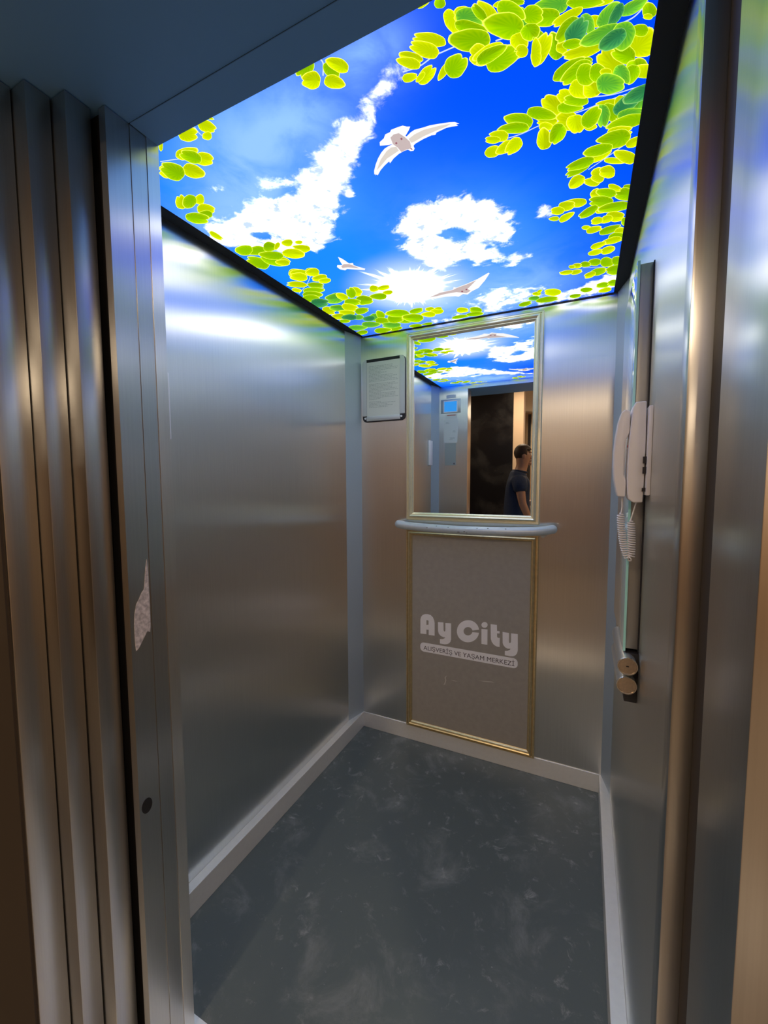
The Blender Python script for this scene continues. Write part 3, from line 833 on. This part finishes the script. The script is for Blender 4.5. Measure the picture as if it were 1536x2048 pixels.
# ------------------------------------------------------------------ grab rail on the rear wall
rail = empty('grab_rail', (0.64, 0, 1.19), 'pale grey painted grab rail with chipped paint under the mirror', 'handrail')
bm = bmesh.new()
path = smooth_path([(0.272, -0.030, 1.196), (0.285, -0.062, 1.193), (0.36, -0.078, 1.188), (0.50, -0.086, 1.183), (0.64, -0.088, 1.181), (0.80, -0.086, 1.183), (0.92, -0.080, 1.188), (0.985, -0.072, 1.194), (1.022, -0.060, 1.200), (1.030, -0.050, 1.201)], 6)
rad = [0.0195 + 0.0015 * math.sin(math.pi * i / (len(path) - 1)) for i in range(len(path))]
rad[0] = 0.012; rad[1] = 0.0165; rad[-1] = 0.011; rad[-2] = 0.0155; rad[-3] = 0.0185
tube(bm, path, rad, 20)
rt = link('rail_tube', bm, M_rail, rail, True, 60)
for sx, x in ((1, 0.275), (-1, 1.000)):
    bm = bmesh.new()
    prism(bm, [(x - 0.026, 1.188), (x + 0.018, 1.196), (x + 0.004, 1.172), (x - 0.012, 1.160), (x - 0.022, 1.162)] if sx < 0 else [(x - 0.014, 1.21), (x + 0.014, 1.21), (x + 0.014, 1.176), (x - 0.014, 1.176)], 1, -0.060 if sx < 0 else -0.046, 0.0)
    bmesh.ops.bevel(bm, geom=bm.edges[:], offset=0.002, segments=2, affect='EDGES')
    link('wall_bracket', bm, M_rail, rail)
random.seed(3)
for px, dz, s in ((0.452, 0.004, 0.0035), (0.612, -0.007, 0.005), (0.640, -0.003, 0.0035), (0.652, -0.009, 0.003), (0.56, 0.013, 0.003), (0.70, 0.014, 0.0035), (0.75, 0.014, 0.004), (0.83, 0.014, 0.003), (0.50, 0.014, 0.003)):
    q = min(path, key=lambda p_: abs(p_.x - px))
    yy = q.y - math.sqrt(max(0.0212 ** 2 - dz ** 2, 0)) + 0.0001
    pts = [(px + s * math.cos(k * 0.9) * random.uniform(0.7, 1.6), q.z + dz + s * 0.6 * math.sin(k * 0.9) * random.uniform(0.6, 1.1)) for k in range(7)]
    bm = bmesh.new(); prism(bm, pts, 1, yy - 0.0002, yy + 0.003)
    link('paint_chip', bm, M_chip, rt)

# ------------------------------------------------------------------ snap frame with a notice
nf = empty('notice_frame', (0.17, 0, 1.74), 'silver snap frame holding a white notice, top rail missing, left of mirror', 'notice board')
fx0, fx1, fz0, fz1 = 0.043, 0.296, 1.738, 2.070


def rrect(x0, x1, z0, z1, r, n=6):
    pts = []
    for cx_, cz_, a0 in ((x1 - r, z1 - r, 0), (x0 + r, z1 - r, 90), (x0 + r, z0 + r, 180), (x1 - r, z0 + r, 270)):
        for k in range(n + 1):
            a = math.radians(a0 + k * 90 / n); pts.append((cx_ + r * math.cos(a), cz_ + r * math.sin(a)))
    return pts


bm = bmesh.new(); prism(bm, rrect(fx0, fx1, fz0, fz1, 0.024), 1, -0.008, 0.0)
link('back_plate', bm, M_dark, nf)
for a, b_ in ((fx0 + 0.001, fx0 + 0.027), (fx1 - 0.030, fx1 - 0.001)):
    bm = bmesh.new()
    top = fz1 - 0.001
    if a < 0.1: pts = [(a, fz0 + 0.032), (b_, fz0 + 0.032), (b_, top), (a + 0.020, top), (a + 0.006, top - 0.007), (a, top - 0.02)]
    else: pts = [(a, fz0 + 0.032), (b_, fz0 + 0.032), (b_, top - 0.02), (b_ - 0.006, top - 0.007), (b_ - 0.020, top), (a, top)]
    prism(bm, pts, 1, -0.0145, -0.008)
    bmesh.ops.bevel(bm, geom=[e for e in bm.edges], offset=0.0022, segments=2, affect='EDGES')
    link('side_rail', bm, M_snap, nf, True, 35)
bm = bmesh.new(); box(bm, fx0 + 0.026, fx1 - 0.028, -0.0150, -0.008, fz0 + 0.004, fz0 + 0.030, 0.0025)
link('bottom_rail', bm, M_snap, nf, True, 35)
for x in (fx0 + 0.018, fx1 - 0.022):
    bm = bmesh.new(); tube(bm, [(x, -0.013, fz0 + 0.020), (x, -0.008, fz0 + 0.020)], 0.0055, 12)
    link('spring_clip', bm, M_white, nf)
paper = bx('paper', fx0 + 0.027, fx1 - 0.031, -0.0092, -0.0084, fz0 + 0.028, fz1 - 0.016, M_paper, nf)
random.seed(11)
bm = bmesh.new()
z = fz1 - 0.040
while z > fz0 + 0.075:
    if random.random() < 0.88:
        x = 0.083
        xe = random.choice([0.235, 0.25, 0.245, 0.19, 0.22, 0.15])
        while x < xe:
            w = random.uniform(0.005, 0.017)
            box(bm, x, min(x + w, xe + 0.004), -0.0094, -0.0092, z, z + 0.0024)
            x += w + 0.0026
    z -= 0.0072
link('printed_text', bm, M_print, paper)
bx('seal_strip', fx0 + 0.029, fx1 - 0.033, -0.010, -0.008, fz1 - 0.014, fz1 - 0.003, M_black, nf)

# ------------------------------------------------------------------ control panel on the right wall
cp = empty('control_panel', (W, -0.69, 0.985), 'tall glass fronted lift control panel on the right wall', 'control panel')
bx('housing', 1.2535, W, -0.855, -0.515, 0.995, 1.926, M_side, cp, bev=0.001)
bx('glass_front', 1.2475, 1.2532, -0.862, -0.510, 0.989, 1.932, M_glassy, cp, bev=0.0008)
bx('glass_edge', 1.2476, 1.2531, -0.8632, -0.8621, 0.990, 1.931, M_edge, cp)
bx('shadow_gap', 1.2795, W, -0.868, -0.8553, 0.992, 1.924, M_black, cp)  # solid black strip drawn in as the shadow line at the wall


tw = empty('twin_bar_rail', (W, -0.76, 0.88), 'pair of short round steel bars on a black block below the control panel', 'grab bar')
bx('mounting_block', 1.2535, W, -0.868, -0.560, 0.862, 0.9875, M_dark, tw, bev=0.002)


def short_bar(z, x, keyhole):
    t = tw
    bm = bmesh.new()
    tube(bm, [(x, -0.640, z), (x, -0.646, z), (x, -0.655, z), (x, -0.900, z)], [0.008, 0.016, 0.0205, 0.0205], 28)
    t = link('bar_tube', bm, M_bar, t, True, 50)
    bm = bmesh.new(); n = 32
    ra = [(0.0185, -0.9005), (0.0195, -0.9035), (0.0215, -0.9035), (0.0220, -0.9000)]
    for k in range(n):
        a0, a1 = 2 * math.pi * k / n, 2 * math.pi * (k + 1) / n
        for j in range(3):
            (q0, y0), (q1, y1) = ra[j], ra[j + 1]
            bm.faces.new([bm.verts.new((x + q * math.cos(a), yy, z + q * math.sin(a))) for q, a, yy in ((q0, a0, y0), (q0, a1, y0), (q1, a1, y1), (q1, a0, y1))])
    bmesh.ops.remove_doubles(bm, verts=bm.verts, dist=1e-6)
    bmesh.ops.recalc_face_normals(bm, faces=bm.faces)
    link('cap_ring', bm, M_capring, t, True, 40)
    bm = bmesh.new(); tube(bm, [(x, -0.899, z), (x, -0.9012, z)], 0.0186, 32)
    link('end_cap', bm, M_cap, t)
    if keyhole:
        bm = bmesh.new(); prism(bm, rrect(x - 0.0032, x + 0.0032, z - 0.0016, z + 0.0010, 0.0010, 3), 1, -0.9018, -0.9010)
        link('keyhole', bm, M_black, t)


short_bar(0.9665, 1.2560, True)
short_bar(0.9185, 1.2555, False)

# ------------------------------------------------------------------ intercom telephone
ph = empty('intercom_phone', (W, -0.9, 1.367), 'white wall intercom telephone with handset and coiled cord beside the control panel', 'telephone')
bx('wall_plate', 1.2725, W, -0.950, -0.876, 1.383, 1.582, M_plastic, ph, bev=0.003)
for z0, z1 in ((1.455, 1.470), (1.432, 1.447), (1.392, 1.400)):
    bx('connector', 1.2660, 1.2735, -0.946, -0.93, z0, z1, M_dark, ph)


def loft_x(bm, secs, y0, y1, bev):
    """body outline in the x-z plane extruded along y"""
    fs = prism(bm, secs, 1, y0, y1)
    bmesh.ops.bevel(bm, geom=[e for e in bm.edges], offset=bev, segments=3, profile=0.6, affect='EDGES')


bm = bmesh.new()
loft_x(bm, [(1.2690, 1.594), (1.2480, 1.593), (1.2430, 1.580), (1.2405, 1.545), (1.2375, 1.50), (1.2365, 1.45), (1.2370, 1.41), (1.2385, 1.385), (1.2410, 1.374), (1.2510, 1.366), (1.2690, 1.367), (1.2700, 1.40), (1.2705, 1.50)], -0.938, -0.872, 0.0034)
pb = link('cradle', bm, M_plastic, ph, True, 50)
bm = bmesh.new(); tube(bm, [(1.2365, -0.93, 1.495), (1.2352, -0.93, 1.495)], 0.0028, 12)
link('call_lamp', bm, plain('red_lamp', (0.5, 0.02, 0.03), 0.3), pb)
bm = bmesh.new()
loft_x(bm, [(1.2395, 1.575), (1.2285, 1.5795), (1.2215, 1.573), (1.2160, 1.552), (1.2115, 1.52), (1.2090, 1.485), (1.2088, 1.45), (1.2110, 1.42), (1.2155, 1.395), (1.2195, 1.3795), (1.2350, 1.379), (1.2358, 1.400), (1.2355, 1.418), (1.2305, 1.430), (1.2300, 1.47), (1.2310, 1.508), (1.2370, 1.520), (1.2390, 1.53)], -0.928, -0.880, 0.0032)
link('handset', bm, M_plastic, ph, True, 50)
# coiled cord
cp_pts = smooth_path([(1.2300, -0.905, 1.381), (1.2310, -0.906, 1.355), (1.2290, -0.910, 1.335), (1.2300, -0.914, 1.31), (1.2355, -0.918, 1.27), (1.2430, -0.920, 1.243), (1.2500, -0.921, 1.236), (1.2520, -0.921, 1.250), (1.2515, -0.919, 1.285), (1.2500, -0.916, 1.315), (1.2495, -0.913, 1.325), (1.2545, -0.910, 1.345), (1.2600, -0.906, 1.368)], 10)
L = [0]
for a, b_ in zip(cp_pts, cp_pts[1:]): L.append(L[-1] + (b_ - a).length)
tot = L[-1]


def at_len(s):
    for i in range(len(L) - 1):
        if L[i + 1] >= s:
            t = (s - L[i]) / max(L[i + 1] - L[i], 1e-9); return cp_pts[i].lerp(cp_pts[i + 1], t), (cp_pts[i + 1] - cp_pts[i]).normalized()
    return cp_pts[-1], (cp_pts[-1] - cp_pts[-2]).normalized()


hel = []
s = 0.0
ang = 0.0
N = 1500
for i in range(N + 1):
    s = tot * i / N
    p_, t_ = at_len(s)
    e = min(max((s - 0.040) / 0.008, 0), 1) * min(max((tot - 0.045 - s) / 0.008, 0), 1)
    ang += 2 * math.pi * (tot / N) / 0.0054 * (1 if e > 0 else 0)
    y_ax = Vector((0, 1, 0)); s_ax = t_.cross(y_ax).normalized()
    hel.append(p_ + (s_ax * math.cos(ang) + y_ax * math.sin(ang)) * 0.0072 * e)
bm = bmesh.new(); tube(bm, hel, 0.0015, 7)
link('coiled_cord', bm, M_cord, ph, True, 60)

# ------------------------------------------------------------------ small things on the left wall and the front wall
wc = empty('wall_cover', (0, -1.2, 1.54), 'slim white plastic cover on the left wall near the doorway', 'cover plate')
bx('cover', 0.004, 0.020, -1.240, -1.172, 1.545, 1.745, M_plastic, wc, bev=0.004)
bx('wall_plate', 0.0, 0.004, -1.245, -1.168, 1.540, 1.750, M_snap, wc)

dp = empty('floor_display', (0.128, YF, 1.985), 'blue lit display screen in a steel plate on the front wall', 'display screen')
bx('face_plate', 0.045, 0.213, YF, YF + 0.003, 1.978, 2.092, plain('display_plate', (0.50, 0.53, 0.52), 0.4, 0.6), dp, bev=0.0008)
bx('bezel', 0.068, 0.188, YF + 0.003, YF + 0.006, 1.984, 2.082, M_white, dp)
bx('screen', 0.076, 0.181, YF + 0.006, YF + 0.0066, 1.992, 2.073, M_screen, dp)
t = empty('label_sticker', (0.135, YF, 2.10), 'small pale label sticker above the blue display', 'sticker', None)
bx('sticker_sheet', 0.092, 0.172, YF, YF + 0.0008, 2.100, 2.128, M_snap, t)
t = empty('warning_label', (0.138, YF, 1.93), 'small white label with a red line just below the blue display', 'sticker', None)
sh = bx('sticker_sheet', 0.086, 0.184, YF, YF + 0.0008, 1.930, 1.972, M_paper, t)
bx('red_line', 0.098, 0.172, YF + 0.0008, YF + 0.0011, 1.957, 1.965, plain('red_print', (0.5, 0.2, 0.16), 0.6), sh)
t = empty('paper_notice', (0.13, YF, 1.735), 'white paper certificate taped below the display on front wall', 'notice', None)
sh = bx('paper_sheet', 0.071, 0.189, YF, YF + 0.0009, 1.737, 1.925, M_paper, t)
bm = bmesh.new()
for x, z, w in ((0.088, 1.903, 0.022), (0.088, 1.895, 0.03), (0.15, 1.83, 0.02), (0.145, 1.822, 0.028), (0.12, 1.775, 0.045), (0.125, 1.768, 0.04), (0.118, 1.76, 0.03)):
    box(bm, x, x + w, YF + 0.0009, YF + 0.0011, z, z + 0.003)
link('printed_text', bm, M_print, sh)['kind'] = 'stuff'
t = empty('transparent_label', (0.129, YF, 1.546), 'faint translucent film sticker lowest on the front wall', 'sticker', None)
sh = bx('film', 0.082, 0.176, YF, YF + 0.0006, 1.548, 1.733, plain('dull_film', (0.42, 0.46, 0.44), 0.45, 0.5), t)
bx('corner_mark', 0.155, 0.168, YF + 0.0006, YF + 0.0009, 1.555, 1.568, M_ink, sh)

# torn sticker left on the jamb, and the dark finger hole under it
bm = bmesh.new()
prism(bm, [(-1.4755, 1.062), (-1.4760, 1.100), (-1.4740, 1.128), (-1.4690, 1.150), (-1.4620, 1.160), (-1.4560, 1.172), (-1.4500, 1.178), (-1.4470, 1.200), (-1.4440, 1.228), (-1.4400, 1.245), (-1.4385, 1.22), (-1.4380, 1.15), (-1.4383, 1.09), (-1.4400, 1.078), (-1.4470, 1.082), (-1.4530, 1.072), (-1.4600, 1.062), (-1.4680, 1.050), (-1.4740, 1.046)], 0, 0.2688, 0.2696)
tag(link('torn_sticker', bm, M_residue), 'torn pale sticker residue on the left door jamb', 'sticker')
fh = []
for k in range(20):
    a = 2 * math.pi * k / 20; fh.append((-1.4665 + 0.0125 * math.cos(a), 0.680 + 0.0175 * math.sin(a)))
bm = bmesh.new(); prism(bm, fh, 0, 0.2685, 0.2696)  # flat black disc standing in for the dark inside of the finger hole
tag(link('finger_hole_disc', bm, M_black), 'black oval plug low on the left door jamb', 'opening')

# ------------------------------------------------------------------ person standing in the hallway, seen in the mirror
def skin_mesh(name, V, E, R, mat, parent, root=0, sub=2, solid=0.0):
    me = bpy.data.meshes.new(name)
    me.from_pydata([tuple(v) for v in V], E, [])
    o = bpy.data.objects.new(name, me)
    col.objects.link(o)
    md = o.modifiers.new('skin', 'SKIN'); md.use_smooth_shade = True; md.branch_smoothing = 0.6
    sv = me.skin_vertices[0].data
    for i, r in enumerate(R):
        sv[i].radius = r if isinstance(r, tuple) else (r, r)
        sv[i].use_root = (i == root)
    o.modifiers.new('sub', 'SUBSURF').render_levels = sub
    o.modifiers['sub'].levels = sub
    bpy.context.view_layer.update()
    dg = bpy.context.evaluated_depsgraph_get()
    me2 = bpy.data.meshes.new_from_object(o.evaluated_get(dg))
    bpy.data.objects.remove(o)
    me2.name = name
    me2.polygons.foreach_set('use_smooth', [True] * len(me2.polygons))
    me2.materials.clear(); me2.materials.append(mat)
    o = bpy.data.objects.new(name, me2); col.objects.link(o)
    o.parent = parent; o.location = -parent.location
    return o


PX, PY = 0.475, -2.86
per = empty('person', (PX, PY, 0), 'person with short dark hair in a navy T-shirt standing sideways in the hallway', 'person')
per.rotation_euler.z = math.radians(-14)


def Pt(dx, dy, z): return Vector((PX + dx, PY + dy, z))


# faces +x, left side (+y) towards the mirror
V = [Pt(0, 0, .96), Pt(-.01, 0, 1.10), Pt(-.02, 0, 1.24), Pt(-.02, 0, 1.38), Pt(0.0, 0, 1.47), Pt(.02, 0, 1.535), Pt(.035, 0, 1.585),
     Pt(.04, 0, 1.64), Pt(.05, 0, 1.70), Pt(.048, 0, 1.755)]
E = [(i, i + 1) for i in range(9)]
R = [(.145, .115), (.145, .11), (.15, .12), (.16, .12), (.12, .085), (.072, .070), (.066, .066), (.070, .080), (.074, .092), (.066, .080)]
for sd in (1, -1):
    b = len(V)
    if sd == 1:
        arm = [Pt(-.01, .16, 1.44), Pt(-.01, .205, 1.40), Pt(.0, .225, 1.29), Pt(.02, .235, 1.17), Pt(.055, .235, 1.09), Pt(.10, .23, .985), Pt(.118, .228, .945)]
    else:
        arm = [Pt(-.01, -.16, 1.44), Pt(-.005, -.205, 1.40), Pt(.02, -.225, 1.29), Pt(.05, -.235, 1.17), Pt(.13, -.22, 1.15), Pt(.25, -.19, 1.18), Pt(.29, -.18, 1.195)]
    V += arm
    E += [(3, b)] + [(b + i, b + i + 1) for i in range(6)]
    R += [.068, .062, .052, .043, .042, .030, .027]
    # hand: palm then four fingers and a thumb
    w = V[-1]; d = (V[-1] - V[-2]).normalized(); side = Vector((0, sd * 1.0, 0)); up = d.cross(side).normalized()
    p0 = len(V)
    V += [w + d * .045, w + d * .080]; R += [(.040, .020), (.040, .018)]
    E += [(p0 - 1, p0), (p0, p0 + 1)]
    for k, (off, ln_) in enumerate(((-.028, .072), (-.009, .080), (.010, .075), (.028, .058))):
        f0 = len(V); curl = -up if sd == 1 else up
        V += [w + d * .098 + up * off * 0 + (up * 0) + (side.cross(d).normalized() * off), w + d * (.098 + ln_ * .45) + side.cross(d).normalized() * off * 1.1 - side * .008, w + d * (.098 + ln_ * .85) + side.cross(d).normalized() * off * 1.1 - side * .028]
        R += [.0092, .0085, .0072]
        E += [(p0 + 1, f0), (f0, f0 + 1), (f0 + 1, f0 + 2)]
    f0 = len(V)
    s2 = side.cross(d).normalized()
    V += [w + d * .040 + s2 * .045 - side * .01, w + d * .068 + s2 * .062 - side * .018, w + d * .095 + s2 * .060 - side * .026]
    R += [.0115, .0105, .008]
    E += [(p0, f0), (f0, f0 + 1), (f0 + 1, f0 + 2)]
for sd in (1, -1):
    b = len(V)
    V += [Pt(0, sd * .095, .88), Pt(.005, sd * .10, .68), Pt(.015, sd * .10, .49), Pt(0.0, sd * .10, .36), Pt(-.01, sd * .10, .20), Pt(-.015, sd * .10, .10), Pt(.01, sd * .10, .055), Pt(.09, sd * .11, .042), Pt(.15, sd * .115, .036)]
    E += [(0, b)] + [(b + i, b + i + 1) for i in range(8)]
    R += [.095, .082, .058, .056, .050, .038, .042, .036, .024]
body = skin_mesh('body', V, E, R, M_skin, per)
# face: brow, nose, chin, ears, eyes, mouth (parts of the head)
bm = bmesh.new()


def blob(bm, c, s, n=14, mi=0):
    r = bmesh.ops.create_uvsphere(bm, u_segments=n, v_segments=n // 2 + 2, radius=1.0)
    for v in r['verts']:
        v.co = Vector((c[0] + v.co.x * s[0], c[1] + v.co.y * s[1], c[2] + v.co.z * s[2]))
    for f in {f for v in r['verts'] for f in v.link_faces}: f.material_index = mi


hx, hy, hz_ = PX + .05, PY, 1.70
blob(bm, (hx + .080, hy, hz_ - .025), (.026, .016, .024))
blob(bm, (hx + .062, hy, hz_ - .088), (.028, .032, .022))
blob(bm, (hx + .060, hy, hz_ + .030), (.026, .052, .014))
for sd in (1, -1):
    blob(bm, (hx - .006, hy + sd * .074, hz_ - .012), (.022, .010, .034))
fc = link('face_features', bm, M_skin, body, True)
fc.location = Vector(fc['_at']) - (Vector((0, 0, 0)))
for sd in (1, -1):
    bm = bmesh.new()
    blob(bm, (hx + .066, hy + sd * .030, hz_ + .008), (.012, .013, .010))
    ey = link('eye', bm, M_eye, body, True); ey.location = Vector(ey['_at'])
bm = bmesh.new(); blob(bm, (hx + .080, hy, hz_ - .062), (.010, .026, .007))
lp_ = link('mouth', bm, M_lip, body, True); lp_.location = Vector(lp_['_at'])
# body sits at the world origin inside the empty, so its children take world coordinates
# hair cap
bm = bmesh.new()
r = bmesh.ops.create_uvsphere(bm, u_segments=32, v_segments=20, radius=1.0)
for v in r['verts']:
    d = v.co.copy()
    v.co = Vector((hx - .010 + d.x * .097, hy + d.y * .083, hz_ + .030 + d.z * .098))
kill = [v for v in bm.verts if (v.co.z < hz_ - .075) or (v.co.x > hx + .035 and v.co.z < hz_ + .055) or (v.co.x > hx - .02 and v.co.z < hz_ - .005)]
bmesh.ops.delete(bm, geom=kill, context='VERTS')
bmesh.ops.solidify(bm, geom=bm.faces[:], thickness=0.010)
link('hair', bm, M_hair, per, True)
# T-shirt: slightly larger than the torso, short sleeves
V = [Pt(0, 0, .93), Pt(-.01, 0, 1.05), Pt(-.025, 0, 1.20), Pt(-.025, 0, 1.36), Pt(-.012, 0, 1.465), Pt(.005, 0, 1.535)]
E = [(i, i + 1) for i in range(5)]
R = [(.200, .165), (.205, .165), (.210, .168), (.215, .165), (.175, .14), (.088, .088)]
for sd in (1, -1):
    b = len(V)
    V += [Pt(-.01, sd * .165, 1.435), Pt(-.005, sd * .212, 1.38), Pt(.002 if sd > 0 else .02, sd * .230, 1.275)]
    E += [(3, b), (b, b + 1), (b + 1, b + 2)]
    R += [.092, .086, .078]
sh = skin_mesh('t_shirt', V, E, R, M_shirt, per)
bm = bmesh.new()
n = 24
pts = [Vector((PX + .012 + .070 * math.cos(k * 2 * math.pi / n), PY + .072 * math.sin(k * 2 * math.pi / n), 1.522 - .012 * math.cos(k * 2 * math.pi / n))) for k in range(n + 1)]
tube(bm, pts, 0.012, 8)
cl_ = link('collar', bm, M_shirt, per, True)
V = [Pt(0, 0, .97), Pt(0, 0, .90)]
E = [(0, 1)]
R = [(.160, .135), (.160, .135)]
for sd in (1, -1):
    b = len(V)
    V += [Pt(0, sd * .098, .84), Pt(.005, sd * .10, .66), Pt(.012, sd * .10, .48), Pt(0.0, sd * .10, .30), Pt(-.008, sd * .10, .10)]
    E += [(1, b)] + [(b + i, b + i + 1) for i in range(4)]
    R += [.115, .102, .084, .076, .070]
skin_mesh('trousers', V, E, R, M_trouser, per)
for sd in (1, -1):
    V = [Pt(-.05, sd * .10, .045), Pt(.01, sd * .10, .05), Pt(.09, sd * .11, .042), Pt(.17, sd * .115, .036)]
    skin_mesh('shoe', V, [(0, 1), (1, 2), (2, 3)], [(.045, .042), (.050, .048), (.050, .040), (.038, .030)], M_shoe, per)

for o in bpy.data.objects:
    if '_at' in o: del o['_at']
